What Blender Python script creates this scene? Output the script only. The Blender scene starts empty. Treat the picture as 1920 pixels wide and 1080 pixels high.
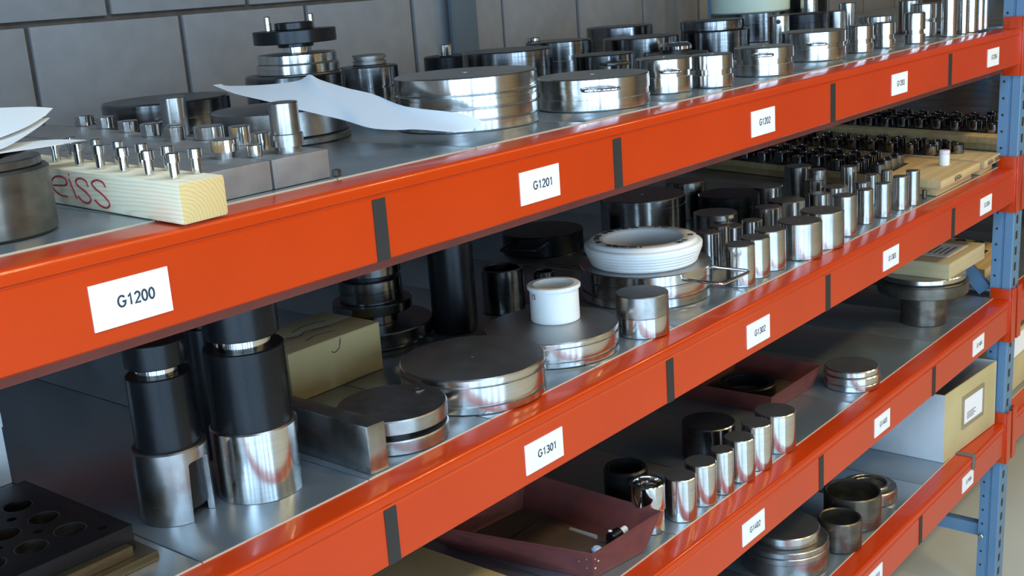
import bpy, bmesh, math, random
from mathutils import Vector, Matrix
R = random.Random(7)
scn = bpy.context.scene
COL = scn.collection
PI = math.pi
# ------------------------------------------------------------------ camera
ZC = 2.15                                     # height of the camera above the floor
cam_d = bpy.data.cameras.new('camera'); cam = bpy.data.objects.new('camera', cam_d); COL.objects.link(cam)
cam_d.sensor_width = 36.0; cam_d.lens = 41.018; cam_d.clip_start = 0.02; cam_d.clip_end = 60
Fw = Vector((0.7377, 0.6264, -0.2519)).normalized()
Uw = Vector((0.2379, 0.1080, 0.9653)); Uw = (Uw - Fw * Uw.dot(Fw)).normalized()
Rw = Fw.cross(Uw)
M = Matrix((Rw, Uw, -Fw)).transposed().to_4x4(); M.translation = Vector((0, -1.0706, ZC))
cam.matrix_world = M
scn.camera = cam
# ------------------------------------------------------------------ light, exposure
scn.view_settings.view_transform = 'Standard'; scn.view_settings.look = 'None'
scn.view_settings.gamma = 1.0; scn.view_settings.use_curve_mapping = False
scn.view_settings.exposure = -0.22
w = bpy.data.worlds.new('world'); scn.world = w; w.use_nodes = True
w.node_tree.nodes['Background'].inputs[0].default_value = (0.62, 0.80, 1.0, 1)
w.node_tree.nodes['Background'].inputs[1].default_value = 1.0
def area(name, loc, rot, sx, sy, power, col):
    d = bpy.data.lights.new(name, 'AREA'); d.shape = 'RECTANGLE'; d.size = sx; d.size_y = sy
    d.energy = power; d.color = col
    o = bpy.data.objects.new(name, d); COL.objects.link(o); o.location = loc; o.rotation_euler = rot
    return o
DAY = (0.52, 0.76, 1.0)
WIN_L = [-7.1, -5.5, -3.9, -2.3, -0.9]          # windows in the wall behind the camera (x = -6)
for k, yy in enumerate(WIN_L):
    area('daylight', (-5.93, yy, 2.0), (0, -PI/2, 0), 3.1, .74, 115, DAY)
WIN_F = [-4.6, -2.9, -1.2, 0.5]                 # windows in the wall across the aisle (y = -8.5)
for k, xx in enumerate(WIN_F):
    area('daylight', (xx, -8.43, 2.0), (PI/2, 0, 0), .84, 3.1, 110, DAY)
for (sx_, sy_) in ((-2.4, -1.9), (0.4, -1.9)):        # added overhead fill lights that brighten the papers and other top faces
    area('overhead_fill', (sx_, sy_, 4.46), (0, 0, 0), 1.8, 1.2, 105, DAY)
WARM = (1.0, 0.76, 0.38)
LAMPS = [(2.2, -2.6), (4.4, -2.6), (6.6, -2.6), (3.3, -5.2), (5.5, -5.2)]
for (lx, ly) in LAMPS:
    area('lamp_light', (lx, ly, 4.42), (0, 0, 0), 0.35, 0.35, 60, WARM)

# ------------------------------------------------------------------ materials
def mat(name, base=(.5,.5,.5), metal=0.0, rough=0.5, coat=0.0, spec=None):
    m = bpy.data.materials.new(name); m.use_nodes = True
    b = m.node_tree.nodes['Principled BSDF']
    b.inputs['Base Color'].default_value = (*base, 1); b.inputs['Metallic'].default_value = metal
    b.inputs['Roughness'].default_value = rough
    if coat: b.inputs['Coat Weight'].default_value = coat; b.inputs['Coat Roughness'].default_value = 0.06
    if spec is not None: b.inputs['Specular IOR Level'].default_value = spec
    return m
def N(m, t, **kw):
    n = m.node_tree.nodes.new(t)
    for k, v in kw.items():
        if k in n.inputs: n.inputs[k].default_value = v
        else: setattr(n, k, v)
    return n
def L(m, a, b): m.node_tree.links.new(a, b)
def bsdf(m): return m.node_tree.nodes['Principled BSDF']
def noisy(m, c1, c2, scale=(8,8,8), detail=6, nscale=1.0, rough=None, bump=0.0, bdist=0.001):
    tc = N(m, 'ShaderNodeTexCoord'); mp = N(m, 'ShaderNodeMapping'); mp.inputs['Scale'].default_value = scale
    nz = N(m, 'ShaderNodeTexNoise', Scale=nscale, Detail=detail)
    L(m, tc.outputs['Object'], mp.inputs['Vector']); L(m, mp.outputs[0], nz.inputs['Vector'])
    cr = N(m, 'ShaderNodeValToRGB'); e = cr.color_ramp.elements
    e[0].position = .35; e[1].position = .65; e[0].color = (*c1, 1); e[1].color = (*c2, 1)
    L(m, nz.outputs[0], cr.inputs[0]); L(m, cr.outputs[0], bsdf(m).inputs['Base Color'])
    if rough:
        mr = N(m, 'ShaderNodeMapRange'); mr.inputs['To Min'].default_value = rough[0]; mr.inputs['To Max'].default_value = rough[1]
        L(m, nz.outputs[0], mr.inputs['Value']); L(m, mr.outputs[0], bsdf(m).inputs['Roughness'])
    if bump:
        bp = N(m, 'ShaderNodeBump', Strength=bump, Distance=bdist)
        L(m, nz.outputs[0], bp.inputs['Height']); L(m, bp.outputs[0], bsdf(m).inputs['Normal'])
    return m
def metal(name, c1, c2, side, face, metallic=1.0, scale=(14,14,200), bump=.02):
    """turned metal: smooth flanks, rougher ground faces (the faces square to the turning axis)"""
    m = noisy(mat(name, metal=metallic), c1, c2, scale, 4, 1.0, None, bump, .0003)
    tc = N(m, 'ShaderNodeTexCoord'); sx = N(m, 'ShaderNodeSeparateXYZ'); ab = N(m, 'ShaderNodeMath', operation='ABSOLUTE')
    L(m, tc.outputs['Normal'], sx.inputs[0]); L(m, sx.outputs['Z'], ab.inputs[0])
    nz = N(m, 'ShaderNodeTexNoise', Scale=22.0, Detail=4.0); L(m, tc.outputs['Object'], nz.inputs['Vector'])
    mr = N(m, 'ShaderNodeMapRange'); mr.inputs['From Min'].default_value = .6; mr.inputs['From Max'].default_value = .95
    mr.inputs['To Min'].default_value = side; mr.inputs['To Max'].default_value = face; L(m, ab.outputs[0], mr.inputs['Value'])
    ad = N(m, 'ShaderNodeMath', operation='MULTIPLY_ADD'); ad.inputs[1].default_value = .10; L(m, nz.outputs[0], ad.inputs[0])
    su = N(m, 'ShaderNodeMath', operation='SUBTRACT'); su.inputs[1].default_value = .05; L(m, mr.outputs[0], ad.inputs[2]); L(m, ad.outputs[0], su.inputs[0])
    L(m, su.outputs[0], bsdf(m).inputs['Roughness'])
    src = bsdf(m).inputs['Base Color'].links[0].from_socket; mx = N(m, 'ShaderNodeMix', data_type='RGBA', blend_type='MULTIPLY')
    m3 = N(m, 'ShaderNodeMapRange'); m3.inputs['From Min'].default_value = .6; m3.inputs['From Max'].default_value = .95; L(m, ab.outputs[0], m3.inputs['Value'])
    mx.inputs[7].default_value = (.66, .665, .68, 1); L(m, src, mx.inputs[6]); L(m, m3.outputs[0], mx.inputs[0]); L(m, mx.outputs[2], bsdf(m).inputs['Base Color'])  # level faces darkened in the colour for the dim surroundings they mirror
    return m
STEEL = metal('turned_steel', (.58,.575,.56), (.66,.655,.64), .17, .42)
CHROME = metal('polished_steel', (.68,.68,.67), (.74,.74,.73), .09, .25)
GREY = metal('ground_steel', (.34,.335,.33), (.44,.435,.425), .28, .42, scale=(40,40,40))
DULL = metal('dull_steel', (.20,.19,.18), (.29,.28,.27), .38, .48, .85, (45,45,45), .05)
DARK = metal('blued_steel', (.17,.175,.185), (.24,.245,.255), .17, .38)
BLACK = metal('black_oxide_steel', (.020,.022,.026), (.028,.030,.034), .27, .40, .7, (8,8,8), .01)
BROWN = metal('browned_steel', (.10,.09,.075), (.16,.145,.12), .27, .40, .8, (20,20,50))
GALV = noisy(mat('galvanised_sheet', metal=.82), (.35,.40,.44), (.39,.44,.48), (5,5,5), 4, 1.0, (.27,.31), .02, .0004)
CREAM = mat('bare_sheet_edge', (.72,.66,.52), .3, .45)
ORANGE = noisy(mat('orange_paint', rough=.3, coat=.28, spec=.42), (.515,.036,.0006), (.555,.041,.0008), (3,3,3), 3, 1.0, (.24,.34), .02, .0004)
BLUE = noisy(mat('blue_paint', rough=.4), (.11,.215,.345), (.125,.235,.37), (6,6,6), 4, 1.0, (.35,.45), .03, .0004)
LIP = noisy(mat('primed_steel', rough=.7), (.16,.035,.022), (.20,.045,.03), (9,9,9), 4)
TAPE = mat('black_tape', (.022,.021,.020), 0, .55)
LABEL = mat('label_paper', (.84,.86,.90), 0, .6)
INK = mat('printing_ink', (.03,.03,.045), 0, .6)
REDPEN = mat('red_marker', (.38,.02,.035), 0, .6)
BLOCK = noisy(mat('painted_block', rough=.8), (.175,.18,.19), (.195,.20,.21), (24,24,24), 8, 1.0, None, .25, .002)
MORTAR = noisy(mat('mortar', rough=.95), (.050,.043,.035), (.07,.06,.05), (40,40,40), 6)
WOOD = mat('pine', rough=.62)
def woodmat(m, c1, c2, c3):
    tc = N(m, 'ShaderNodeTexCoord'); mp = N(m, 'ShaderNodeMapping'); mp.inputs['Scale'].default_value = (1.0, .06, 1.0)
    wv = N(m, 'ShaderNodeTexWave', Scale=70.0, Distortion=4.0, Detail=3.0)
    wv.wave_type = 'RINGS'; wv.rings_direction = 'Y'
    wv.inputs['Detail Scale'].default_value = 1.2
    L(m, tc.outputs['Object'], mp.inputs['Vector']); L(m, mp.outputs[0], wv.inputs['Vector'])
    cr = N(m, 'ShaderNodeValToRGB'); e = cr.color_ramp.elements
    e[0].color = (*c1, 1); e[1].color = (*c2, 1); n = e.new(.6); n.color = (*c3, 1)
    L(m, wv.outputs[0], cr.inputs[0]); L(m, cr.outputs[0], bsdf(m).inputs['Base Color'])
woodmat(WOOD, (.90,.80,.60), (.80,.66,.42), (.88,.77,.56))
def endgrain(m):     # the sawn ends are darker and yellower than the planed sides
    tc = N(m, 'ShaderNodeTexCoord'); sx = N(m, 'ShaderNodeSeparateXYZ'); ab = N(m, 'ShaderNodeMath', operation='ABSOLUTE'); gt = N(m, 'ShaderNodeMath', operation='GREATER_THAN')
    L(m, tc.outputs['Normal'], sx.inputs[0]); L(m, sx.outputs['Y'], ab.inputs[0]); L(m, ab.outputs[0], gt.inputs[0]); gt.inputs[1].default_value = .75
    src = bsdf(m).inputs['Base Color'].links[0].from_socket; mx = N(m, 'ShaderNodeMix', data_type='RGBA', blend_type='MULTIPLY')
    mx.inputs[7].default_value = (.74, .60, .36, 1); L(m, gt.outputs[0], mx.inputs[0]); L(m, src, mx.inputs[6]); L(m, mx.outputs[2], bsdf(m).inputs['Base Color'])
endgrain(WOOD)
BOARD = noisy(mat('plywood', rough=.7), (.50,.36,.17), (.62,.46,.24), (4,60,60), 5)
CARD = noisy(mat('cardboard', rough=.85), (.44,.36,.20), (.50,.41,.24), (5,5,60), 5)
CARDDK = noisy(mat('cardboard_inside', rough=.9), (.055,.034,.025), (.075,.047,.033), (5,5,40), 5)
BEIGE = noisy(mat('beige_board', rough=.75), (.47,.40,.205), (.53,.45,.24), (8,8,8), 5)
GREYBOX = noisy(mat('grey_board', rough=.75), (.46,.50,.54), (.52,.56,.60), (8,8,8), 5)
MAROON = noisy(mat('maroon_board', rough=.6), (.125,.031,.029), (.16,.039,.034), (30,30,30), 5)
WHITE = noisy(mat('white_plastic', rough=.35), (.82,.85,.86), (.87,.89,.90), (20,20,20), 4)
bsdf(WHITE).inputs['Subsurface Weight'].default_value = .5; bsdf(WHITE).inputs['Subsurface Radius'].default_value = (.02, .02, .02)
PALE = noisy(mat('pale_green_plastic', rough=.45), (.50,.60,.52), (.55,.65,.57), (6,6,6), 4)
PAPER = mat('paper', (.90,.92,.94), 0, .7)
FLOORM = noisy(mat('sealed_floor', rough=.35, coat=.6), (.60,.655,.66), (.66,.715,.72), (2,2,2), 6, 1.0, (.13,.22))
PLASTER = noisy(mat('hall_plaster', rough=.9), (.15,.155,.165), (.18,.185,.195), (1,1,1), 5)
PANEL = noisy(mat('bounce_panel_brown', rough=.6), (.42,.33,.22), (.50,.40,.27), (1,1,8), 5)
CEIL = noisy(mat('hall_ceiling', rough=.9), (.10,.105,.115), (.12,.125,.135), (1,1,1), 5)
FRAME = mat('window_frame_paint', (.30,.31,.32), 0, .5)
GLASS = mat('clear_glass', (1,1,1), 0, .02); bsdf(GLASS).inputs['Transmission Weight'].default_value = 1.0
BRASS = mat('lamp_housing', (.30,.29,.27), .5, .4)

# ------------------------------------------------------------------ helpers
def finish(me, sharp=35):
    for p in me.polygons: p.use_smooth = True
    me.set_sharp_from_angle(angle=math.radians(sharp))
def link(name, me, mats, parent=None, loc=(0,0,0), rz=0.0, sharp=35):
    for m in (mats if isinstance(mats, (list, tuple)) else [mats]): me.materials.append(m)
    finish(me, sharp)
    o = bpy.data.objects.new(name, me); COL.objects.link(o)
    o.location = loc; o.rotation_euler = (0, 0, rz)
    if parent: o.parent = parent
    return o
def tag(o, label, cat, group=None):
    o['label'] = label; o['category'] = cat
    if group: o['group'] = group
    return o
def thing(name, label, cat, loc=(0,0,0), group=None, rz=0.0):
    o = bpy.data.objects.new(name, None); COL.objects.link(o); o.location = loc; o.rotation_euler = (0,0,rz)
    o.empty_display_size = .05
    return tag(o, label, cat, group)
def me_of(bm, name='mesh'):
    bmesh.ops.recalc_face_normals(bm, faces=bm.faces)
    me = bpy.data.meshes.new(name); bm.to_mesh(me); bm.free(); return me
def lathe(prof, seg=48, closed=False, bm=None):
    bm = bm or bmesh.new()
    rings = []
    for (r, z) in prof:
        if r < 1e-6: rings.append([bm.verts.new((0,0,z))])
        else: rings.append([bm.verts.new((r*math.cos(2*PI*k/seg), r*math.sin(2*PI*k/seg), z)) for k in range(seg)])
    pairs = list(zip(rings, rings[1:])) + ([(rings[-1], rings[0])] if closed else [])
    for a, b in pairs:
        for k in range(seg):
            k2 = (k+1) % seg
            if len(a) == 1 and len(b) == 1: continue
            if len(a) == 1: bm.faces.new((a[0], b[k], b[k2]))
            elif len(b) == 1: bm.faces.new((a[k], a[k2], b[0]))
            else: bm.faces.new((a[k], a[k2], b[k2], b[k]))
    return bm
def solid(r, h, c=.0018, g=(), hole=None, z0=0.0):
    p = [(0, z0), (r-c, z0), (r, z0+c)]
    for (gz, gw, gd) in sorted(g):
        p += [(r, z0+gz-gw/2), (r-gd, z0+gz-gw/2+.0004), (r-gd, z0+gz+gw/2-.0004), (r, z0+gz+gw/2)]
    p += [(r, z0+h-c), (r-c, z0+h)]
    if hole: p += [(hole[0], z0+h), (hole[0]*.97, z0+h-hole[1]), (0, z0+h-hole[1])]
    else: p += [(0, z0+h)]
    return p
def tubep(ro, ri, h, c=.0015, z0=0.0):
    return [(ri, z0+.001), (ri+.001, z0), (ro-c, z0), (ro, z0+c), (ro, z0+h-c), (ro-c, z0+h), (ri+c, z0+h), (ri, z0+h-c)]
def prism(poly, z0, z1, bev=0.0, bm=None):
    bm = bm or bmesh.new()
    a = [bm.verts.new((x, y, z0)) for x, y in poly]; b = [bm.verts.new((x, y, z1)) for x, y in poly]
    n = len(poly); fs = [bm.faces.new(a[::-1]), bm.faces.new(b)]
    for k in range(n): fs.append(bm.faces.new((a[k], a[(k+1) % n], b[(k+1) % n], b[k])))
    if bev:
        bmesh.ops.recalc_face_normals(bm, faces=fs)
        es = set(e for f in fs for e in f.edges)
        bmesh.ops.bevel(bm, geom=list(es), offset=bev, segments=2, profile=.6, affect='EDGES')
    return bm
def boxbm(x0, x1, y0, y1, z0, z1, bev=0.0, bm=None):
    return prism([(x0,y0),(x1,y0),(x1,y1),(x0,y1)], z0, z1, bev, bm)
def tubebm(pts, r, seg=8, bm=None, cap=True):
    bm = bm or bmesh.new(); pts = [Vector(p) for p in pts]; rings = []
    up = Vector((0,0,1))
    for i, p in enumerate(pts):
        t = (pts[min(i+1, len(pts)-1)] - pts[max(i-1, 0)]).normalized()
        a = t.cross(up if abs(t.z) < .9 else Vector((1,0,0))).normalized(); b = t.cross(a)
        rings.append([bm.verts.new(p + a*r*math.cos(2*PI*k/seg) + b*r*math.sin(2*PI*k/seg)) for k in range(seg)])
    for u, v in zip(rings, rings[1:]):
        for k in range(seg): bm.faces.new((u[k], u[(k+1)%seg], v[(k+1)%seg], v[k]))
    if cap: bm.faces.new(rings[0][::-1]); bm.faces.new(rings[-1])
    return bm
def extrude_x(poly, x0, x1, bm=None):
    bm = bm or bmesh.new()
    a = [bm.verts.new((x0, y, z)) for y, z in poly]; b = [bm.verts.new((x1, y, z)) for y, z in poly]
    n = len(poly); bm.faces.new(a); bm.faces.new(b[::-1])
    for k in range(n): bm.faces.new((a[k], b[k], b[(k+1)%n], a[(k+1)%n]))
    return bm
def turned(name, label, cat, x, y, z, parts, group=None, seg=48, rz=0.0):
    """parts: (part name, material, profile[, closed]); one part makes a single-mesh thing"""
    if len(parts) == 1:
        p = parts[0]
        o = link(name, me_of(lathe(p[2], seg, len(p) > 3 and p[3]), name), p[1], None, (x, y, z), rz)
        return tag(o, label, cat, group)
    t = thing(name, label, cat, (x, y, z), group, rz)
    for p in parts: link(p[0], me_of(lathe(p[2], seg, len(p) > 3 and p[3]), p[0]), p[1], t)
    return t
def handle(parent, r, ang, wd, ln, z, rad=.0032, m=None, name='handle'):
    """U-shaped rod sticking out of a disc of radius r towards angle ang (relative to the parent)"""
    c, s = math.cos(ang), math.sin(ang)
    def P(u, v): return (u*c - v*s, u*s + v*c, z)
    r0 = math.sqrt(max(r*r - wd*wd/4, 1e-6)) - .004; q = .010
    pts = [P(r0, -wd/2), P(r+ln-q, -wd/2), P(r+ln-q*.3, -wd/2+q*.3), P(r+ln, -wd/2+q), P(r+ln, wd/2-q), P(r+ln-q*.3, wd/2-q*.3), P(r+ln-q, wd/2), P(r0, wd/2)]
    return link(name, me_of(tubebm(pts, rad, 10), name), m or CHROME, parent)
Z1, Z2, Z3, Z4 = [ZC - v for v in (.2271, .6402, 1.0545, 1.4648)]      # tops of the four shelves

# ------------------------------------------------------------------ setting
def struct(name, bm, m, parent=None, loc=(0,0,0)):
    o = link(name, me_of(bm, name), m, parent, loc)
    if not parent: o['kind'] = 'structure'
    return o
YW = 1.2
struct('floor', boxbm(-6.2, 10.2, -8.7, YW+.3, -.1, 0), FLOORM)
struct('ceiling', boxbm(-6.2, 10.2, -8.7, YW+.3, 4.5, 4.6), CEIL)
struct('wall_right', boxbm(10, 10.2, -8.7, YW+.3, 0, 4.5), PLASTER)
def wall_with_windows(name, axis, pos, centers, half, zlo, zhi, lo, hi):
    """a wall slab at x=pos (axis 0) or y=pos (axis 1) with openings; the slab is one mesh of piers, sill and lintel"""
    bm = bmesh.new()
    def slab(a, b, z0, z1):
        if axis == 0: boxbm(pos-.2, pos, a, b, z0, z1, 0, bm)
        else: boxbm(a, b, pos-.2, pos, z0, z1, 0, bm)
    slab(lo, hi, 0, zlo); slab(lo, hi, zhi, 4.5)
    edge = lo
    for c in sorted(centers): slab(edge, c-half, zlo, zhi); edge = c+half
    slab(edge, hi, zlo, zhi)
    return struct(name, bm, PLASTER)
wall_with_windows('wall_left', 0, -6.0, WIN_L, .45, .4, 3.6, -8.7, YW+.3)
struct('bounce_panel_1', boxbm(1.6, 10.0, -8.49, -8.42, 0, 3.2), PANEL)  # unseen panel added to give the steel warm brown reflections
wall_with_windows('wall_front', 1, -8.5, WIN_F, .50, .4, 3.6, -6.0, 10.0)
n = 0
for (axis, pos, cs, half) in ((0, -6.0, WIN_L, .45), (1, -8.5, WIN_F, .50)):
    for c in cs:
        n += 1; bm = bmesh.new(); gl = bmesh.new()
        for a, b, z0, z1 in ((c-half, c-half+.06, .4, 3.6), (c+half-.06, c+half, .4, 3.6), (c-half, c+half, .4, .46), (c-half, c+half, 3.54, 3.6), (c-.02, c+.02, .46, 3.54)):
            if axis == 0: boxbm(pos-.17, pos-.11, a, b, z0, z1, 0, bm)
            else: boxbm(a, b, pos-.17, pos-.11, z0, z1, 0, bm)
        if axis == 0: boxbm(pos-.145, pos-.14, c-half+.05, c+half-.05, .45, 3.55, 0, gl)
        else: boxbm(c-half+.05, c+half-.05, pos-.145, pos-.14, .45, 3.55, 0, gl)
        o = struct('window_%d' % n, bm, FRAME); struct('window_pane', gl, GLASS, o)
for lw_, (lx, ly) in zip(('nearest to the rack at its left part', 'nearest to the rack above its right post', 'nearest to the rack beyond its right post', 'far from the rack on the left', 'far from the rack on the right'), LAMPS):
    t = thing('ceiling_lamp', 'square warm ceiling lamp ' + lw_, 'lamp', (lx, ly, 4.435), 'ceiling lamps over the aisle')
    link('lamp_housing', me_of(boxbm(-.22, .22, -.22, .22, 0, .06, .004)), BRASS, t)
# back wall: mortar core with each block laid on it
wall = struct('wall_back', boxbm(-6.2, 10.2, YW, YW+.3, 0, 4.5), MORTAR)
JT = [-.63, -.26, .113, .485, .857, 1.229, 1.594, 1.958, 2.332, 2.712, 3.086, 3.46, 3.832, 4.2, 4.57, 4.94, 5.31, 5.68, 6.05]
zj0 = ZC - .0115
for c in range(-4, 3):
    za = zj0 + c*.2485 + .006; zb = zj0 + (c+1)*.2485 - .006
    sh = 0.0 if c % 2 else .19
    for a, b in zip(JT, JT[1:]):
        g = .0055 + R.random()*.002; dp = .007 + R.random()*.003
        link('wall_block', me_of(boxbm(a+sh+g, b+sh-g, -dp, .02, za+R.uniform(-.001,.001), zb+R.uniform(-.001,.001), .0025)), BLOCK, wall, (0, YW, 0))
# steel column standing in front of the wall
bm = boxbm(2.440, 2.548, 1.150, 1.156, 0, 3.9, .001); boxbm(2.539, 2.548, 1.157, YW-.012, 0, 3.9, 0, bm); boxbm(2.438, 2.4445, 1.145, 1.1575, 0, 3.9, .001, bm)
o = tag(link('wall_column', me_of(bm), mat('grey_blue_paint', (.10,.13,.16), .2, .35)), 'dark grey-blue steel column standing against the block wall behind the top shelf', 'column')

# ------------------------------------------------------------------ rack
rack = thing('storage_rack', 'long steel shelving rack with orange beams and blue uprights against the block wall', 'rack', (0, 0, 0))
ZF = [ZC - v for v in (.2484, .6615, 1.0759, 1.4862)]                   # fold line of each beam front
XA, XB = -.10, 3.645                                                    # beam ends
T, H = .0192, .085
PROF = [(.060, T), (.0065, T), (.0040, T-.0005), (.0019, T-.0019), (.0005, T-.0040), (0, T-.0065), (0, .0030), (.0032, .0010), (.0035, -.0010), (.0010, -.0035), (.0010, -H+.002), (.003, -H), (.044, -H), (.044, -H-.023), (.049, -H-.023), (.049, -.012), (.060, -.012)]
LBL = [[(.5996,'G1200'),(1.2955,'G1201'),(1.997,'G1202'),(2.678,'G1203'),(3.353,'G1204')],
       [(.575,'G1300'),(1.264,'G1301'),(1.9636,'G1302'),(2.6395,'G1303'),(3.3333,'G1304')],
       [(1.245,'G1401'),(1.9285,'G1402'),(2.5968,'G1403'),(3.3072,'G1404')],
       [(1.90,'G1502'),(2.560,'G1503'),(3.2515,'G1504')]]
LZ = [-.0182, -.0195, -.0187, -.019]
DIV = [[1.001, 1.536, 2.347, 3.05], [.9657, 1.6685, 2.322, 3.103], [1.52, 2.285, 2.985], [2.25, 2.909]]
LW, LH = .094, .0488
def _arc(cx, cy, rx, ry, a0, a1, n=12):
    return [(cx+rx*math.cos(math.radians(a0+(a1-a0)*k/n)), cy+ry*math.sin(math.radians(a0+(a1-a0)*k/n))) for k in range(n+1)]
GLYPH = {  # strokes in a cell of cap height 1
 'G': (.78, [_arc(.38,.5,.34,.46,40,322,18)+[(.70,.46),(.42,.46)]]), '0': (.56, [_arc(.28,.5,.23,.46,0,360,20)]),
 '1': (.56, [[(.10,.74),(.32,.96),(.32,.02)]]), '2': (.56, [_arc(.28,.70,.22,.26,165,-25,10)+[(.05,.05),(.54,.05)]]),
 '3': (.56, [_arc(.26,.72,.21,.24,150,-85,10)+_arc(.26,.27,.25,.24,80,-155,12)]), '4': (.56, [[(.42,.02),(.42,.96),(.03,.29),(.56,.29)]]),
 '5': (.56, [[(.50,.93),(.14,.93),(.08,.50)]+_arc(.27,.30,.24,.27,130,-150,12)]), '6': (.56, [_arc(.30,.55,.24,.41,50,180,8)+_arc(.29,.29,.23,.25,180,-180,16)]),
 '8': (.56, [_arc(.28,.73,.19,.22,0,360,16), _arc(.28,.27,.23,.25,0,360,16)]), 'V': (.62, [[(.02,.96),(.31,.04),(.60,.96)]])}
def text_mesh(s, size):
    """flat stroke lettering centred on the origin (own glyphs, cap height = .72 size)"""
    H_ = size*.72; wd = .175*H_/2; bm = bmesh.new(); cx = 0.0
    for ch in s:
        adv, strokes = GLYPH[ch]
        for st in strokes:
            P = [Vector((cx+x*H_, y*H_, 0)) for x, y in st]; Lf = []; Rt = []
            for i, p in enumerate(P):
                d0 = (P[i]-P[i-1]).normalized() if i else (P[1]-P[0]).normalized()
                d1 = (P[i+1]-P[i]).normalized() if i < len(P)-1 else d0
                t = (d0+d1); t = t.normalized() if t.length > 1e-4 else d0
                m_ = min(1.6, 1/max(.5, t.dot(d0))); nn = Vector((-t.y, t.x, 0))*wd*m_
                Lf.append(bm.verts.new(p+nn)); Rt.append(bm.verts.new(p-nn))
            for i in range(len(P)-1): bm.faces.new((Lf[i], Rt[i], Rt[i+1], Lf[i+1]))
        cx += (adv+.10)*H_
    me = bpy.data.meshes.new('txt'); bm.to_mesh(me); bm.free()
    xs = [v.co.x for v in me.vertices]; ys = [v.co.y for v in me.vertices]
    me.transform(Matrix.Translation((-(min(xs)+max(xs))/2, -(min(ys)+max(ys))/2, 0)))
    return me, max(xs)-min(xs)
def text_into(bm, s, size, mw, idx, width=None):
    """adds flat lettering to bm under matrix mw (text x -> local x, text y -> local y) with material index idx"""
    me, wd = text_mesh(s, size)
    if width: me.transform(Matrix.Scale(width/wd, 4, (1,0,0)))
    me.transform(mw); n0 = len(bm.faces); bm.from_mesh(me); bpy.data.meshes.remove(me)
    bm.faces.ensure_lookup_table()
    for f in bm.faces[n0:]: f.material_index = idx
FRONT = Matrix.Rotation(PI/2, 4, 'X')           # text plane facing -y
for b in range(4):
    zf = ZF[b]
    beam = link('beam', me_of(extrude_x(PROF, XA, XB)), [ORANGE, LIP], rack, (0, 0, zf))
    for p in beam.data.polygons:
        if p.center.z < -H - .001: p.material_index = 1
    beam['label'] = ('topmost', 'second', 'third', 'lowest')[b] + ' orange beam of the rack, labelled along its front'
    for (x, s) in LBL[b]:
        bm = bmesh.new(); boxbm(-LW/2, LW/2, -.0006, .0016, -LH/2, LH/2, 0, bm)
        text_into(bm, s, .0172, Matrix.Translation((.005, -.0009, .001)) @ FRONT, 1, .0455)
        link('label_sticker', me_of(bm), [LABEL, INK], beam, (x+LW/2, 0, LZ[b]-LH/2))['label'] = 'white sticker printed ' + s
    for x in DIV[b]:
        link('divider_tape', me_of(boxbm(0, .0225, -.0004, .002, -H+.001, -.0035)), TAPE, beam, (x, 0, 0))
    # rear beam
    link('rear_beam', me_of(boxbm(XA, XB, 1.0, 1.05, zf-H, zf+T-.014, .003)), ORANGE, rack)
    # beams of the next bay
    link('beam', me_of(extrude_x(PROF, 3.73, 6.4)), [ORANGE, LIP], rack, (0, 0, zf))
    link('rear_beam', me_of(boxbm(3.73, 6.4, 1.0, 1.05, zf-H, zf+T-.014, .003)), ORANGE, rack)
# shelf panels (galvanised trays laid side by side between the beams)
SEAM = [[-.09+.2735*k for k in range(14)], [-.09, .17, .438, .715, .99, 1.2485, 1.5233, 1.79, 2.0588, 2.3374, 2.61, 2.88, 3.16, 3.40, 3.64],
        [-.09, .15, .42, .69, .955, 1.22, 1.49, 1.757, 2.028, 2.30, 2.58, 2.855, 3.13, 3.39, 3.64], [-.09, .2, .47, .74, 1.0, 1.27, 1.54, 1.81, 2.08, 2.35, 2.62, 2.88, 3.07, 3.36, 3.64]]
for b, zt in enumerate((Z1, Z2, Z3, Z4)):
    yf = .064 if b == 0 else .050
    for a, c in list(zip(SEAM[b], SEAM[b][1:])) + [(3.735+.27*k, 3.735+.27*(k+1)) for k in range(9)]:
        bm = boxbm(a+.0012, c-.0012, yf+.0023, 1.055, zt-.0110, zt-.0006, .0012)
        old = set(bm.faces); boxbm(a+.0012, c-.0012, yf, yf+.0022, zt-.010, zt-.0007, 0, bm)
        for f in bm.faces:
            if f not in old: f.material_index = 1
        link('shelf_panel', me_of(bm), [GALV, CREAM], rack)
# uprights
def upright(x, y0, front=True):
    w_, d = .078, .062
    poly = [(0, 0), (w_, 0), (w_, d), (0, d)]
    if front:
        poly = [(0, .003), (.003, 0), (w_-.003, 0), (w_, .003), (w_, .026), (w_-.006, .029), (w_-.006, .034), (w_, .037), (w_, d), (0, d), (0, .037), (.006, .034), (.006, .029), (0, .026)]
    o = link('upright', me_of(prism(poly, 0, 2.75)), BLUE, rack, (x, y0, 0))
    if front:      # the front posts lean very slightly towards the aisle
        o.rotation_euler.x = math.radians(.75); o.location.y = y0 + 1.35*math.tan(math.radians(.75))
    if front:
        bm = bmesh.new(); bm2 = bmesh.new()
        for k in range(54):
            z = .03 + k*.05
            boxbm(.022, .040, -.0004, .004, z, z+.026, 0, bm); 
            c = lathe(solid(.0042, .003, .0005), 10); c.transform(Matrix.Translation((-.0004, .050, z+.035)) @ Matrix.Rotation(PI/2, 4, 'Y')); me = bpy.data.meshes.new('t'); c.to_mesh(me); c.free(); bm2.from_mesh(me); bpy.data.meshes.remove(me)
        s = link('slot_row', me_of(bm), TAPE, o); s['kind'] = 'stuff'
        s = link('bolt_hole_row', me_of(bm2), TAPE, o); s['kind'] = 'stuff'
    return o
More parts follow.
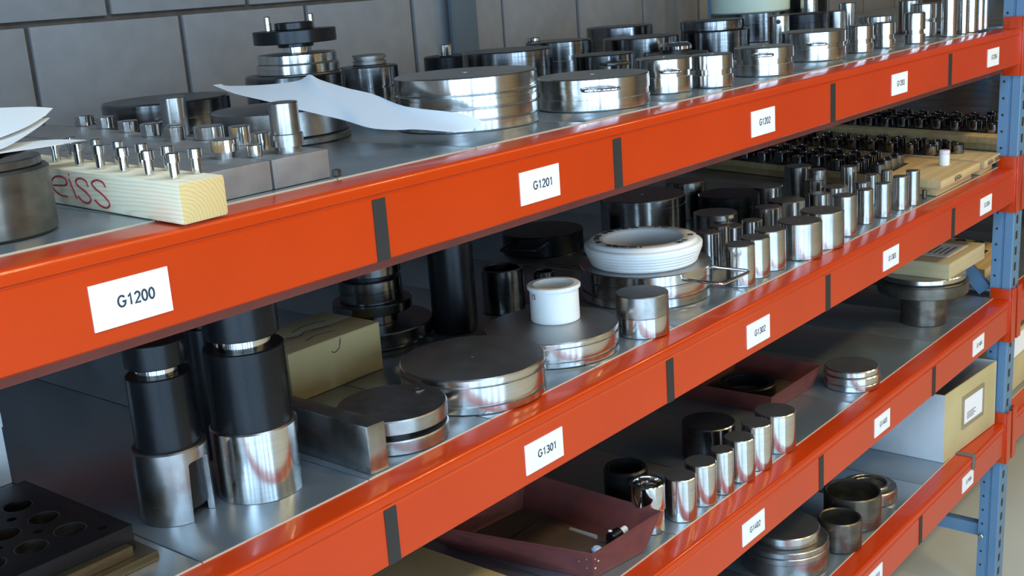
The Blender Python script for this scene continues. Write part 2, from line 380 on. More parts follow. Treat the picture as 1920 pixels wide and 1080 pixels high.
for x in (-.18, 3.648, 6.42):
    upright(x, .0); upright(x, .985, False)
    for z in (.28, 1.468, 2.5): link('cross_brace', me_of(boxbm(x+.022, x+.056, .071, .987, z-.022, z+.022, .003)), BLUE, rack)
    for (za, zb) in ((.28, .75), (.75, 1.06), (1.105, 1.475)):
        ya, yb = (.97, .09) if za == .28 else ((.09, .97) if za == .75 else (.09, .43))
        bm = bmesh.new(); v = Vector((0, yb-ya, zb-za)).normalized(); nrm = Vector((0, -v.z, v.y))*.022
        pts = [Vector((0, ya, za))-nrm, Vector((0, yb, zb))-nrm, Vector((0, yb, zb))+nrm, Vector((0, ya, za))+nrm]
        A = [bm.verts.new((x+.030, p.y, p.z)) for p in pts]; B = [bm.verts.new((x+.050, p.y, p.z)) for p in pts]
        bm.faces.new(A); bm.faces.new(B[::-1])
        for k in range(4): bm.faces.new((A[k], B[k], B[(k+1)%4], A[(k+1)%4]))
        link('diagonal_brace', me_of(bm), BLUE, rack)
    link('foot_plate', me_of(boxbm(x-.02, x+.10, -.02, .10, 0, .006)), BLUE, rack)
link('brace_bolt', me_of(lathe(solid(.009, .008, .002), 12)), CHROME, rack).matrix_world = Matrix.Translation((3.640, .0635, .274)) @ Matrix.Rotation(-PI/2, 4, 'Y')
for b in range(4):
    zf = ZF[b]
    for x0, sg in ((3.645, 1), (3.730, -1)):
        bm = bmesh.new()
        boxbm(min(x0, x0-sg*.004), max(x0, x0-sg*.004), -.004, (.050, .054, .061, .068)[b], zf-H-.034, zf+T+.034, .0012, bm)
        boxbm(min(x0-sg*.004, x0+sg*.032), max(x0-sg*.004, x0+sg*.032), -.0075, -.001, zf-H-.034, zf+T+.034, .0012, bm)
        link('connector_plate', me_of(bm), ORANGE, rack)
# dark tie wrapped over the lowest beam
bm = boxbm(3.33, 3.352, -.004, .052, ZF[3]+T+.0004, ZF[3]+T+.004, .001); boxbm(3.33, 3.352, -.0035, .001, ZF[3]-.022, ZF[3]+T+.003, .0008, bm)
tag(link('strap', me_of(bm), mat('grey_webbing', (.16,.13,.11), 0, .8)), 'grey-brown strap folded over the lowest orange beam below the beige box', 'strap')

# ================================================================== TOP SHELF
# ring at the far left with papers on it
turned('steel_ring', 'wide brown-grey steel ring with a raised rim at the left end of the top shelf', 'ring', .596, .185, Z1,
       [('body', BROWN, tubep(.0750, .030, .0730, .003), True), ('rim', BROWN, tubep(.0680, .030, .0100, .0015, .0731), True)], seg=64)
def sheet(name, label, e1, e2, cat='paper', n=12, z0=ZC, sag=0.0, m=None):
    bm = bmesh.new(); th = .0007
    def lerp(e, t):
        s = t*(len(e)-1); i = min(int(s), len(e)-2); f = s-i
        p0 = Vector(e[max(i-1,0)]); p1 = Vector(e[i]); p2 = Vector(e[i+1]); p3 = Vector(e[min(i+2,len(e)-1)])
        return .5*((2*p1)+(p2-p0)*f+(2*p0-5*p1+4*p2-p3)*f*f+(3*p1-p0-3*p2+p3)*f**3)
    nu = 40; up = Vector((0,0,th)); top = []; bot = []
    for i in range(nu+1):
        a = lerp(e1, i/nu); b = lerp(e2, i/nu); rt = []; rb = []
        for j in range(n+1):
            f = j/n; p = a.lerp(b, f) + Vector((0, 0, z0 - sag*4*f*(1-f)*(1-i/nu)))
            rt.append(bm.verts.new(p+up)); rb.append(bm.verts.new(p))
        top.append(rt); bot.append(rb)
    for i in range(nu):
        for j in range(n):
            bm.faces.new((top[i][j], top[i+1][j], top[i+1][j+1], top[i][j+1])); bm.faces.new((bot[i][j], bot[i][j+1], bot[i+1][j+1], bot[i+1][j]))
    for i in range(nu):
        bm.faces.new((top[i][0], bot[i][0], bot[i+1][0], top[i+1][0])); bm.faces.new((top[i][n], top[i+1][n], bot[i+1][n], bot[i][n]))
    bmesh.ops.remove_doubles(bm, verts=bm.verts, dist=1e-6)
    return tag(link(name, me_of(bm), m or PAPER, None, sharp=60), label, cat)
sheet('paper_sheet', 'topmost curled white paper sheet on the brown ring at the left edge', [(.560,.30,-.110),(.684,.36,-.102),(.724,.36,-.106),(.766,.36,-.110),(.794,.36,-.115)], [(.515,.14,-.133),(.600,.20,-.132),(.647,.22,-.128),(.702,.26,-.124),(.764,.325,-.1195)])
sheet('paper_sheet', 'second white paper sheet lying just under the topmost curled one', [(.560,.30,-.124),(.682,.36,-.119),(.733,.355,-.1225),(.758,.35,-.124),(.777,.34,-.125)], [(.510,.13,-.1370),(.584,.17,-.1370),(.625,.18,-.1365),(.672,.22,-.1325),(.744,.30,-.1275)])
sheet('paper_sheet', 'lowest white paper sheet, its pointed corner reaching over the pins in the pine block', [(.560,.27,-.1415),(.646,.30,-.1425),(.726,.30,-.1465),(.758,.30,-.149),(.787,.28,-.153)], [(.510,.11,-.1385),(.573,.15,-.139),(.619,.17,-.140),(.672,.20,-.144),(.74,.25,-.150)])
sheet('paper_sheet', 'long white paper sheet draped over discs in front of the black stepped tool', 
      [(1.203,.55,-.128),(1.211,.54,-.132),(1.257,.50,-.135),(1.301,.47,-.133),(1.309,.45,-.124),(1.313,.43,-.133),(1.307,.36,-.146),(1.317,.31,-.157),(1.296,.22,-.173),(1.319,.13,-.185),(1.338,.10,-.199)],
      [(1.15,.50,-.124),(1.152,.45,-.137),(1.173,.40,-.151),(1.185,.34,-.165),(1.207,.27,-.182),(1.195,.20,-.191),(1.22,.17,-.197),(1.244,.15,-.199),(1.27,.11,-.205),(1.312,.10,-.208),(1.338,.10,-.199)], m=mat('shade_tinted_paper', (.60,.66,.74), 0, .7))  # white sheet, its blue-grey shade put into the paper colour
# pine block with pins and red handwriting
pb = thing('pine_block', 'pale pine block with two rows of steel pins and red handwriting on its side', 'block', (.7179, -.006, Z1))
WB = [(0, 0), (.0635, .004), (.104, .47), (.040, .47)]
bmw = prism(WB, 0, .0455, .0042); link('block_body', me_of(bmw), WOOD, pb)
def stroke(bm, pts, r=.0011, ez=(0,-1,0)):
    tubebm(pts, r, 6, bm)
def wpt(s, z):   # s along the side face from the front corner
    d = Vector((.040, .47)).normalized(); p = d*s; nrm = Vector((-d.y, d.x))*.0004
    return (p.x+nrm.x, p.y+nrm.y, z)
bm = bmesh.new()
def curve(pts): 
    P = [Vector(p) for p in pts]; out = []
    for i in range(len(P)-1):
        p0, p1, p2, p3 = P[max(i-1,0)], P[i], P[i+1], P[min(i+2, len(P)-1)]
        for k in range(5):
            f = k/5; out.append(.5*((2*p1)+(p2-p0)*f+(2*p0-5*p1+4*p2-p3)*f*f+(3*p1-p0-3*p2+p3)*f**3))
    return out + [P[-1]]
for pts in ([(.262,.024),(.230,.026),(.223,.031),(.232,.036),(.252,.0355),(.266,.028),(.262,.018),(.245,.0125),(.228,.012)],
            [(.216,.035),(.210,.024),(.203,.011)], [(.215,.0405),(.214,.0395)],
            [(.168,.0285),(.172,.035),(.186,.0375),(.198,.034),(.195,.028),(.178,.022),(.166,.014),(.174,.008),(.188,.009),(.199,.0145)],
            [(.124,.031),(.130,.0365),(.144,.038),(.157,.034),(.152,.028),(.134,.021),(.120,.012),(.128,.006),(.144,.0075),(.156,.013)]):
    stroke(bm, [wpt(a+.042, z) for a, z in [(p.x, p.y) for p in curve([(a, b, 0) for a, b in pts])]])
o = link('handwriting', me_of(bm), REDPEN, pb); o['label'] = 'red marker letters eiss'
def pinprof(rs, rh, h, hh): return [(0, 0), (rs, 0), (rs, h-hh), (rh, h-hh+.0006), (rh, h-.001), (rh-.001, h), (0, h)]
PIN_WORDS = ['first', 'second', 'third', 'fourth', 'fifth', 'sixth', 'seventh', 'eighth']
WP = [(.7413,.0317),(.7474,.089),(.7555,.1524),(.7600,.2102),(.7670,.2694),(.7770,.3409)]
WP2 = [(.7742,.0370),(.7800,.0980),(.7865,.1600),(.7925,.2200),(.7985,.2800),(.8050,.3500)]
proto = None
for row, lst in enumerate((WP, WP2)):
    for k, (x, y) in enumerate(lst):
        if proto is None: proto = me_of(lathe(pinprof(.0054, .0074, .0285, .011), 20), 'pin'); proto.materials.append(CHROME); finish(proto)
        o = bpy.data.objects.new('steel_pin', proto); COL.objects.link(o); o.location = (x, y, Z1+.0459)
        tag(o, '%s headed steel pin from the cut end, %s row of the pine block' % (PIN_WORDS[k], 'left' if row == 0 else 'right'), 'pin', 'pins in the pine block')
# two long dark steel blocks side by side carrying gauge pins
HB = .037
MILLED = noisy(mat('milled_steel', metal=.55), (.25,.24,.235), (.31,.30,.29), (30,30,30), 5, 1.0, (.46,.56), .05, .0004)
for poly, lab in (([(.815,.080),(.9115,.080),(.995,.95),(.905,.95)], 'left of two long grey steel blocks with drilled tops beside the pine block'),
                  ([(.9135,.079),(1.0065,.079),(1.115,.95),(1.0,.95)], 'right of two long grey steel blocks, carrying the row of bigger plugs')):
    t = thing('steel_block', lab, 'block', (poly[0][0], poly[0][1], Z1))
    q = [(x-poly[0][0], y-poly[0][1]) for x, y in poly]
    link('block_body', me_of(prism(q, 0, HB, .0022)), MILLED, t)
    bm = bmesh.new()
    for k in range(8):
        f = .22 + k*.095; x = q[0][0]*(1-f)+q[3][0]*f + .030; y = q[3][1]*f
        m2 = lathe(tubep(.0085, .0060, .0012, .0003, HB-.0008), 16, True); m2.transform(Matrix.Translation((x, y, 0))); me = bpy.data.meshes.new('t'); m2.to_mesh(me); m2.free(); bm.from_mesh(me); bpy.data.meshes.remove(me)
    if lab.startswith('left'): link('bush_row', me_of(bm), GREY, t)['kind'] = 'stuff'
    else: bm.free()
def plug(x, y, r, h, lab, m=CHROME, collar=None, z=Z1+HB, shaft=None):
    if collar:   # (shaft radius, shaft height, collar radius, collar height, upper radius, upper height)
        a, b, c, d, e, f = collar
        pts = [(0,0),(a,0),(a,b),(c,b+.0006),(c,b+d-.001),(c-.001,b+d),(e,b+d),(e,b+d+f-.0015),(e-.0015,b+d+f),(0,b+d+f)] if f else [(0,0),(a,0),(a,b),(c,b+.0006),(c,b+d-.001),(c-.001,b+d),(0,b+d)]
        return turned('gauge_plug', lab, 'plug', x, y, z, [('plug', m, pts)], 'plugs on the grey steel blocks', 32)
    return turned('gauge_plug', lab, 'plug', x, y, z, [('plug', m, solid(r, h, .0012))], 'plugs on the grey steel blocks', 32)
plug(1.1134,.836,.0165,.0187,'short round steel plug at the far back end of the plug row')
plug(1.0947,.738,.0155,.0198,'short steel plug second from the back of the plug row')
plug(1.069,.630,.0158,.0185,'short steel plug third from the back of the plug row')
plug(1.0409,.5247,.0158,.020,'short steel plug fourth from the back of the plug row')
plug(1.0130,.4200,.0148,.0235,'steel plug with a narrow top rim right before the tall plain plug', STEEL, (.0148,.019,.0148,.002,.0125,.003))
plug(1.0470,.4650,.0192,.060,'tall plain grey steel plug standing in the middle of the plug row', GREY)
plug(1.0400,.3750,.0222,.0195,'wide flat-topped dark steel plug just right of the tall plain plug', STEEL)
plug(1.0560,.3240,.0095,.0185,'narrow steel plug half hidden behind the bright medium plug', STEEL)
plug(1.0033,.2534,.0148,.0270,'bright medium-height steel plug with a gleaming edge in the plug row')
plug(.9090,.1640,.0,0,'collared steel plug on a narrower shaft nearest the pine block end', CHROME, (.0135,.0085,.0178,.0165,.012,0))
plug(.9280,.1290,.0098,.0160,'small plain steel plug beside the collared plug at the block front', STEEL)
plug(.9793,.1778,.0,0,'small collared steel plug behind the tallest stepped plug', CHROME, (.0098,.006,.0122,.017,.010,0))
plug(.9697,.1139,.0,0,'tallest stepped steel plug with a wide collar at the block front', GREY, (.0172,.0085,.0215,.0165,.0190,.0400))
turned('hex_nut', 'tiny steel nut lying on the shelf edge right of the grey steel blocks', 'nut', 1.0176, .0795, Z1, [('nut', BROWN, tubep(.0062, .0032, .0085, .0008))], seg=6)
# discs of the left half, back to front
t = turned('steel_disc', 'large dark disc with two loop handles at the far left back of the top shelf', 'disc', 1.3217, .8891, Z1,
       [('body', DARK, solid(.12, .06, .003, [(.03, .004, .002)])), ('top_recess', GREY, tubep(.012, .006, .0008, .0003, .0600), True)], seg=64)
handle(t, .12, math.radians(152), .05, .040, .030, .004, BROWN); handle(t, .12, math.radians(238), .05, .035, .030, .004, BROWN)
t = turned('steel_disc', 'two-step grey steel disc under the draped paper sheet', 'disc', 1.262, .482, Z1,
       [('base', DULL, solid(.1155, .0115, .0018)), ('body', GREY, solid(.1115, .044, .0025, z0=.0115)), ('cap', DULL, solid(.008, .012, .002, z0=.0555))], seg=64)
# stepped tool: separate stacked pieces
TX, TY = 1.6252, .85
turned('steel_disc', 'lowest wide dark disc of the stack under the black stepped tool', 'disc', TX, TY, Z1, [('body', DARK, solid(.112, .0780, .003, [(.055, .003, .002)]))], seg=56)
turned('steel_disc', 'middle grey disc of the stack under the black stepped tool', 'disc', TX, TY, Z1+.078, [('body', STEEL, solid(.0855, .021, .002))], seg=56)
turned('steel_disc', 'upper bright disc of the stack right under the black stepped tool', 'disc', TX, TY, Z1+.099, [('body', STEEL, solid(.0815, .020, .002))], seg=56)
zt = Z1+.119
t = thing('stepped_tool', 'black stepped turning tool with two upright pins topping a stack of discs', 'tool', (TX, TY, zt))
link('neck', me_of(lathe(solid(.027, .0155, .001), 40)), CHROME, t)
link('collar', me_of(lathe(solid(.037, .0085, .001, z0=.0125), 40)), BLACK, t)
link('flange', me_of(lathe(solid(.0855, .0265, .0015, z0=.021), 64)), BLACK, t)
link('hub', me_of(lathe(solid(.0395, .0150, .0015, hole=(.028, .010), z0=.0475), 48)), BLACK, t)
for (px, py) in ((-.0505, .021), (.0577, .012)):
    link('upright_pin', me_of(lathe(solid(.0072, .030, .0018, z0=.0470), 20)), CHROME, t, (px, py, 0))
# big front stack and front row
def disc(lab, x, y, z, r, h, m=STEEL, g=(), hole=None, c=.0022, grp=None, name='steel_disc', cat='disc', seg=64):
    return turned(name, lab, cat, x, y, z, [('body', m, solid(r, h, c, g, hole))], grp, seg)
F1x, F1y = 1.4916, .2652
disc('bottom disc of the biggest bright stack on the top shelf front', F1x, F1y, Z1, .1205, .0185, STEEL, (), None, .0022, 'discs of the biggest bright stack')
disc('second disc from below in the biggest bright stack on the top shelf', F1x, F1y, Z1+.0185, .1205, .0190, STEEL, (), None, .0025, 'discs of the biggest bright stack')
disc('third disc from below in the biggest bright stack on the top shelf', F1x, F1y, Z1+.0375, .1205, .0215, STEEL, [(.014,.0025,.002)], None, .0025, 'discs of the biggest bright stack')
disc('top disc of the biggest bright stack, with a small centre dimple', F1x, F1y, Z1+.059, .1212, .0287, STEEL, [(.005,.003,.002)], (.0055,.004), .0022, 'discs of the biggest bright stack')
HG = lambda h, d=.0040: [(h, .012, d)]
t = disc('wide bright disc with a wire handle, right of the biggest stack', 1.7539, .1904, Z1, .1028, .0574, STEEL, HG(.026,.002), (.005,.003)); handle(t, .1028, math.radians(222), .062, .030, .040)
t = disc('grooved drum with a wire handle, third in the front row of the top shelf', 1.9834, .1818, Z1, .0555, .0674, STEEL, HG(.037), (.004,.003), name='steel_drum', cat='drum'); handle(t, .0555, math.radians(222), .035, .030, .044)
disc('bright grooved drum without handle, fourth in the front row of the top shelf', 2.0798, .1289, Z1, .0404, .0646, STEEL, HG(.030), (.004,.003), name='steel_drum', cat='drum')
t = disc('grooved wide drum with a wire handle, fifth in the front row of the top shelf', 2.3148, .1385, Z1, .0627, .0602, STEEL, HG(.030), (.004,.003), name='steel_drum', cat='drum'); handle(t, .0627, math.radians(206), .04, .030, .046)
t = disc('grooved widest drum with a wire handle, sixth in the front row of the top shelf', 2.6708, .1949, Z1, .0775, .0684, STEEL, HG(.034), (.004,.003), name='steel_drum', cat='drum'); handle(t, .0775, math.radians(212), .04, .030, .041)
disc('slim bright drum, seventh in the front row of the top shelf', 2.8577, .1557, Z1, .0326, .0665, STEEL, HG(.028), None, name='steel_drum', cat='drum')
disc('slim bright drum, eighth in the front row of the top shelf', 2.988, .1457, Z1, .0268, .0646, STEEL, HG(.028), None, name='steel_drum', cat='drum')
disc('taller slim drum tucked right of the eighth drum of the top shelf front row', 3.115, .1150, Z1, .0270, .0800, STEEL, HG(.030), None, name='steel_drum', cat='drum')
t = disc('tall drum with a wire handle before the row of tall columns at the right end', 3.3742, .1867, Z1, .0350, .0917, STEEL, HG(.045), None, name='steel_drum', cat='drum'); handle(t, .035, math.radians(194), .03, .028, .046)
for k, (x, y, r, h) in enumerate(((3.350,.108,.0215,.106),(3.440,.100,.0135,.108),(3.500,.100,.0215,.108),(3.570,.098,.0150,.110),(3.612,.096,.0110,.110))):
    turned('steel_column', '%s of five tall slender steel columns at the right end of the top shelf' % ('leftmost', 'second', 'middle', 'fourth', 'rightmost')[k], 'column', x, y, Z1, [('body', STEEL, solid(r, h, .0015, [(.045,.002,.001)]))], 'tall columns at the right end of the top shelf', 32)
# back rows of the top shelf
disc('squat dark stack with a flat cap, behind the paper and left of the biggest stack', 1.5887, .60, Z1, .0555, .0935, DARK, [(.03,.003,.003),(.055,.004,.004)])
disc('small thin cap disc lying on the squat dark stack behind the paper', 1.6000, .61, Z1+.0935, .0330, .0200, DULL, [(.010,.004,.004)])
disc('wide dark disc directly behind the biggest bright stack', 1.888, .50, Z1, .0940, .0960, DARK)
disc('dark disc far back behind the biggest bright stack, carrying a bright stub', 1.9886, .75, Z1, .0620, .0800, BLACK)
disc('bright short stub standing on the dark disc far behind the biggest stack', 1.955, .735, Z1+.080, .0150, .0270, CHROME, name='steel_stub', cat='stub', seg=32)
disc('greenish-dark disc behind the wide handled disc, middle of the back row', 2.327, .70, Z1, .0805, .0845, DARK, [(.045,.012,.006)])
disc('small bright knob on top of the greenish-dark middle back disc', 2.300, .755, Z1+.0845, .0160, .0110, CHROME, name='steel_plug', cat='plug', seg=32)
disc('flat dark disc at the very back left of the pale green tub', 2.74, .80, Z1, .0915, .0930, DARK, [(.060,.006,.004)])
disc('dark bright-sided disc in the back row, in front of the flat dark disc', 2.54, .60, Z1, .0955, .0750, DARK)
t = disc('low dark disc with a handle behind the third drum of the front row', 2.085, .3950, Z1, .0655, .0690, DARK); handle(t, .0655, math.radians(232), .05, .035, .052, .0035, BROWN)
disc('small shiny dish lying on the wide dark disc behind the fourth drum', 2.462, .45, Z1+.040, .0395, .0230, CHROME, (), (.030,.006), .008)
disc('dark disc under the small shiny dish behind the fourth drum', 2.452, .44, Z1, .0740, .0400, DARK)
disc('lower disc of the two-disc dark stack in front of the pale green tub', 2.74, .50, Z1, .0890, .0740, DARK)
disc('upper disc of the two-disc dark stack in front of the pale green tub', 2.735, .505, Z1+.074, .0830, .0260, DARK, [(.004,.004,.003)])
t = disc('upright dark-blue cylinder with a small side hole beside the two-disc stack', 2.862, .38, Z1, .0278, .0990, STEEL, [(.055,.003,.001)], name='steel_cylinder', cat='cylinder', seg=40)
link('side_hole', me_of(lathe(solid(.006, .003, .0005), 16)), TAPE, t).matrix_local = Matrix.Translation((-.0255, -.0118, .083)) @ Matrix.Rotation(math.radians(205), 4, 'Z') @ Matrix.Rotation(PI/2, 4, 'Y')
disc('black matt drum behind the sixth drum of the top shelf front row', 3.045, .40, Z1, .0645, .0930, BLACK, [(.07,.003,.002)], name='steel_drum', cat='drum')
disc('grey tall drum right of the black matt drum on the top shelf', 3.190, .37, Z1, .0290, .0900, GREY, (), None, name='steel_drum', cat='drum', seg=40)
disc('narrow bright cylinder far back above the black matt drum', 3.42, .56, Z1, .0260, .1180, STEEL, (), None, name='steel_cylinder', cat='cylinder', seg=32)
disc('narrow bright cylinder behind the seventh drum of the front row', 3.4505, .45, Z1, .0250, .1010, STEEL, (), None, name='steel_cylinder', cat='cylinder', seg=32)
disc('bright cylinder behind the tall handled drum at the right end', 3.56, .30, Z1, .0335, .0960, STEEL, (), None, name='steel_cylinder', cat='cylinder', seg=32)
disc('flat-topped disc behind the eighth drum of the top shelf front row', 3.308, .30, Z1, .0488, .0660, STEEL, [(.045,.008,.006)])
disc('dark wide drum at the back carrying the pale green tub', 3.3993, .75, Z1, .1240, .0880, DARK, [(.06,.004,.003)])
turned('plastic_tub', 'pale green plastic tub on a dark drum at the back of the top shelf', 'tub', 3.3993, .75, Z1+.088, [('body', PALE, [(0,0),(.118,0),(.122,.004),(.124,.11),(.118,.11),(.115,.006),(0,.006)])], seg=64)
disc('dark drum beside the pale green tub at the back right', 3.62, .66, Z1, .060, .115, BLACK, (), None, name='steel_drum', cat='drum', seg=40)

# ================================================================== SECOND SHELF
def plate_with_holes(x0, x1, y0, y1, z0, z1, holes, bm=None):
    """rectangular plate with open round pockets, built as one surface"""
    bm = bm or bmesh.new(); S = 28
    xs = sorted(set([x0, x1] + [h[0]-h[2]*1.22 for h in holes] + [h[0]+h[2]*1.22 for h in holes]))
    cells = []
    hs = sorted(holes)
    # grid of cells: each hole owns one cell of a regular lattice
    return cells
GILT = metal('passivated_steel', (.15,.12,.07), (.20,.16,.10), .30, .40, .85)
t = thing('drilled_plate', 'dark block with rows of large drilled holes at the left of the second shelf', 'block', (.678, .1285, Z2))
link('base_plate', me_of(boxbm(-.33, .0135, -.026, .26, 0, .012, .0012)), GILT, t)
link('front_strip', me_of(boxbm(-.33, -.012, -.014, -.0004, .0123, .026, .001)), GILT, t)
bm = boxbm(-.33, 0, 0, .252, .0125, .045, .0012)
blk = link('drilled_block', me_of(bm), BLACK, t)
HOLES = [(-.049,.056,.0195),(-.049,.117,.0190),(-.049,.181,.0185),(-.100,.054,.0195),(-.100,.116,.0190),(-.100,.180,.0185),(-.151,.055,.0195),(-.151,.117,.0190)]
cut = bmesh.new()
for (hx, hy, hr) in HOLES:
    m2 = lathe([(0, .016), (hr, .016), (hr, .06), (0, .06)], 32); m2.transform(Matrix.Translation((hx, hy, 0))); me = bpy.data.meshes.new('t'); m2.to_mesh(me); m2.free(); cut.from_mesh(me); bpy.data.meshes.remove(me)
for hx, hy in ((-.074,.086),(-.074,.148),(-.025,.025),(-.125,.086)):
    m2 = lathe([(0, .03), (.006, .03), (.006, .06), (0, .06)], 20); m2.transform(Matrix.Translation((hx, hy, 0))); me = bpy.data.meshes.new('t'); m2.to_mesh(me); m2.free(); cut.from_mesh(me); bpy.data.meshes.remove(me)
bmesh.ops.recalc_face_normals(cut, faces=cut.faces)
cme = bpy.data.meshes.new('cut'); cut.to_mesh(cme); cut.free(); co = bpy.data.objects.new('cut', cme); COL.objects.link(co); co.location = t.location
bpy.context.view_layer.update()
md = blk.modifiers.new('b', 'BOOLEAN'); md.object = co; md.operation = 'DIFFERENCE'; md.solver = 'EXACT'
dg = bpy.context.evaluated_depsgraph_get(); nm = bpy.data.meshes.new_from_object(blk.evaluated_get(dg)); blk.modifiers.clear(); blk.data = nm; finish(nm)
bpy.data.objects.remove(co)
for k, (hx, hy, hr) in enumerate(HOLES):         # bright bored sleeves
    link('bore_sleeve', me_of(lathe([(hr-.0002, .0165), (hr-.0002, .0445), (hr-.0012, .0445), (hr-.0012, .0165)], 32, True)), STEEL, t, (hx, hy, 0))
t = thing('carton', 'white carton standing behind the drilled dark block at the left edge of the second shelf', 'box', (.7141, .4981, Z2))
link('carton_body', me_of(boxbm(-.11, 0, 0, .12, 0, .105, .001)), PAPER, t); link('carton_lid', me_of(boxbm(-.1115, .0015, -.0015, .1215, .085, .107, .001)), WHITE, t)
def arch_base(t, ri, ro, h, ang, half, ah, m):
    """tube foot with an arched slot cut through its wall at angle ang"""
    bm = bmesh.new(); S = 96; cols = []
    for k in range(S):
        a = 2*PI*k/S; d = (a-ang+PI) % (2*PI) - PI
        zl = 0.0
        if abs(d) < half:
            f = abs(d)/half; zl = ah - .012*(1-math.sqrt(max(0, 1-f**6)))
        cols.append((a, zl))
    zt = h
    vs = []
    for a, zl in cols:
        c, s = math.cos(a), math.sin(a)
        vs.append([bm.verts.new((c*ro, s*ro, zl)), bm.verts.new((c*ro, s*ro, zt-.002)), bm.verts.new((c*(ro-.002), s*(ro-.002), zt)), bm.verts.new((c*ri, s*ri, zt)), bm.verts.new((c*ri, s*ri, zl))])
    for k in range(S):
        a, b = vs[k], vs[(k+1) % S]
        for i in range(5): bm.faces.new((a[i], a[(i+1) % 5], b[(i+1) % 5], b[i]))
    return link('slotted_foot', me_of(bm), m, t, sharp=30)
t = thing('punch_assembly', 'smaller black capped cylinder in a slotted grey steel foot, front left of the second shelf', 'tool', (.787, .1996, Z2))
arch_base(t, .0395, .0482, .0975, math.radians(285), math.radians(26), .080, GREY)
link('body', me_of(lathe(solid(.0412, .1800, .0015, z0=.014), 64)), BLACK, t)
link('neck', me_of(lathe(solid(.0290, .0130, .0005, z0=.1935), 48)), CHROME, t)
link('cap', me_of(lathe(solid(.0393, .0325, .0012, z0=.2055), 64)), BLACK, t)
t = thing('punch_assembly', 'bigger black capped cylinder in a bright slotted steel foot, beside the smaller one', 'tool', (.897, .1646, Z2))
arch_base(t, .0500, .0583, .0970, math.radians(322), math.radians(22), .078, STEEL)
link('body', me_of(lathe(solid(.0537, .1904, .0015, z0=.014), 64)), BLACK, t)
link('neck', me_of(lathe(solid(.0390, .0160, .0005, z0=.2040), 48)), CHROME, t)
link('cap', me_of(lathe(solid(.0495, .0440, .0012, z0=.2190), 64)), BLACK, t)
disc('tall black cylinder half hidden behind the two capped cylinders', .955, .318, Z2, .040, .262, BLACK, [(.20,.006,.006)], name='steel_cylinder', cat='cylinder', seg=48)
# cardboard box with pen marks
t = thing('cardboard_box', 'closed cardboard box with pen scribbles behind the two black capped cylinders', 'box', (1.343, .38, Z2))
bw, bd, bh = .206, .143, .0852
link('box_body', me_of(boxbm(-bw, 0, 0, bd, 0, bh-.0006, .0015)), BEIGE, t)
link('lid_flap', me_of(boxbm(-bw, 0, 0, bd*.49, bh-.0005, bh+.0008, .0003)), CARD, t); link('lid_flap', me_of(boxbm(-bw, 0, bd*.51, bd, bh-.0005, bh+.0008, .0003)), CARD, t)
bm = bmesh.new()
for pts in ([(-.075,.030,bh+.001),(-.110,.040,bh+.001),(-.140,.030,bh+.001)], [(-.060,.060,bh+.001),(-.100,.075,bh+.001),(-.130,.062,bh+.001),(-.150,.075,bh+.001)], [(-.04,.095,bh+.001),(-.08,.105,bh+.001),(-.12,.09,bh+.001)], [(-.090,.010,bh+.001),(-.092,0,bh-.003),(-.096,-.0003,bh-.018),(-.106,-.0003,bh-.024),(-.114,-.0003,bh-.021)]):
    stroke(bm, curve(pts), .0008)
link('pen_marks', me_of(bm), INK, t)
# steel parallel block
def obox(name, lab, cat, poly, z, h, m, bev=.0015, part=None):
    x0, y0 = poly[0]; t = link(name, me_of(prism([(x-x0, y-y0) for x, y in poly], 0, h, bev)), m, None, (x0, y0, z)); return tag(t, lab, cat)
obox('steel_block', 'long rectangular blue-grey steel block lying at the shelf edge beside the slotted disc', 'block', [(1.001,.057),(1.033,.054),(1.038,.262),(1.008,.267)], Z2, .0708, GREY, .002)
# slotted disc
t = thing('slotted_disc', 'thick grey steel disc with a horizontal slot and one bright hole, beside the rectangular block', 'disc', (1.1235, .1337, Z2))
link('lower_half', me_of(lathe(solid(.0828, .0215, .002), 64)), GREY, t)
link('web', me_of(lathe(solid(.055, .010, .0003, z0=.020), 48)), DARK, t)
up = me_of(lathe(solid(.0828, .0224, .002, z0=.030), 64)); link('upper_half', up, GREY, t)
link('hole_bush', me_of(lathe(tubep(.0100, .0060, .0014, .0004, .0523), 20, True)), CHROME, t, (.062, .004, 0))
# tower of turned pieces behind the box
VX, VY = 1.47, .53
disc('lowest dark disc of the stepped tower behind the cardboard box', VX, VY, Z2, .100, .0100, DARK)
disc('wide dark disc of the stepped tower behind the cardboard box', VX, VY, Z2+.010, .1135, .0265, DARK)
turned('stepped_spindle', 'stepped dark steel spindle standing on the wide disc behind the cardboard box', 'tool', VX, VY, Z2+.0365,
       [('shank', DARK, solid(.047, .0235, .001)), ('flange', DARK, solid(.076, .0185, .0015, z0=.0235)), ('body', DARK, solid(.0600, .043, .0012, [(.022,.0008,.0006)], z0=.042)), ('neck', BLACK, solid(.050, .009, .0005, z0=.085)), ('head', DARK, solid(.0600, .023, .0012, z0=.0940))], None, 56)
disc('tall wide dark cylinder standing behind the big dark-topped disc', 1.585, .425, Z2, .0440, .250, BLACK, (), None, name='steel_cylinder', cat='cylinder')
disc('big dark-topped grooved disc at the middle front of the second shelf', 1.3345, .1580, Z2, .1190, .0581, STEEL, [(.0470,.0065,.0045),(.0150,.0065,.0045)], (.003,.002))
disc('big grooved disc under the small white flanged bushing', 1.5730, .1785, Z2, .1205, .0457, STEEL, [(.0375,.006,.0040),(.0130,.0065,.0045)])
t = thing('plastic_bushing', 'small white plastic bushing with a flange on top and a black mark', 'bushing', (1.6037, .1925, Z2+.0457))
link('bushing_body', me_of(lathe(tubep(.0446, .0345, .0600, .002), 56, True)), WHITE, t)
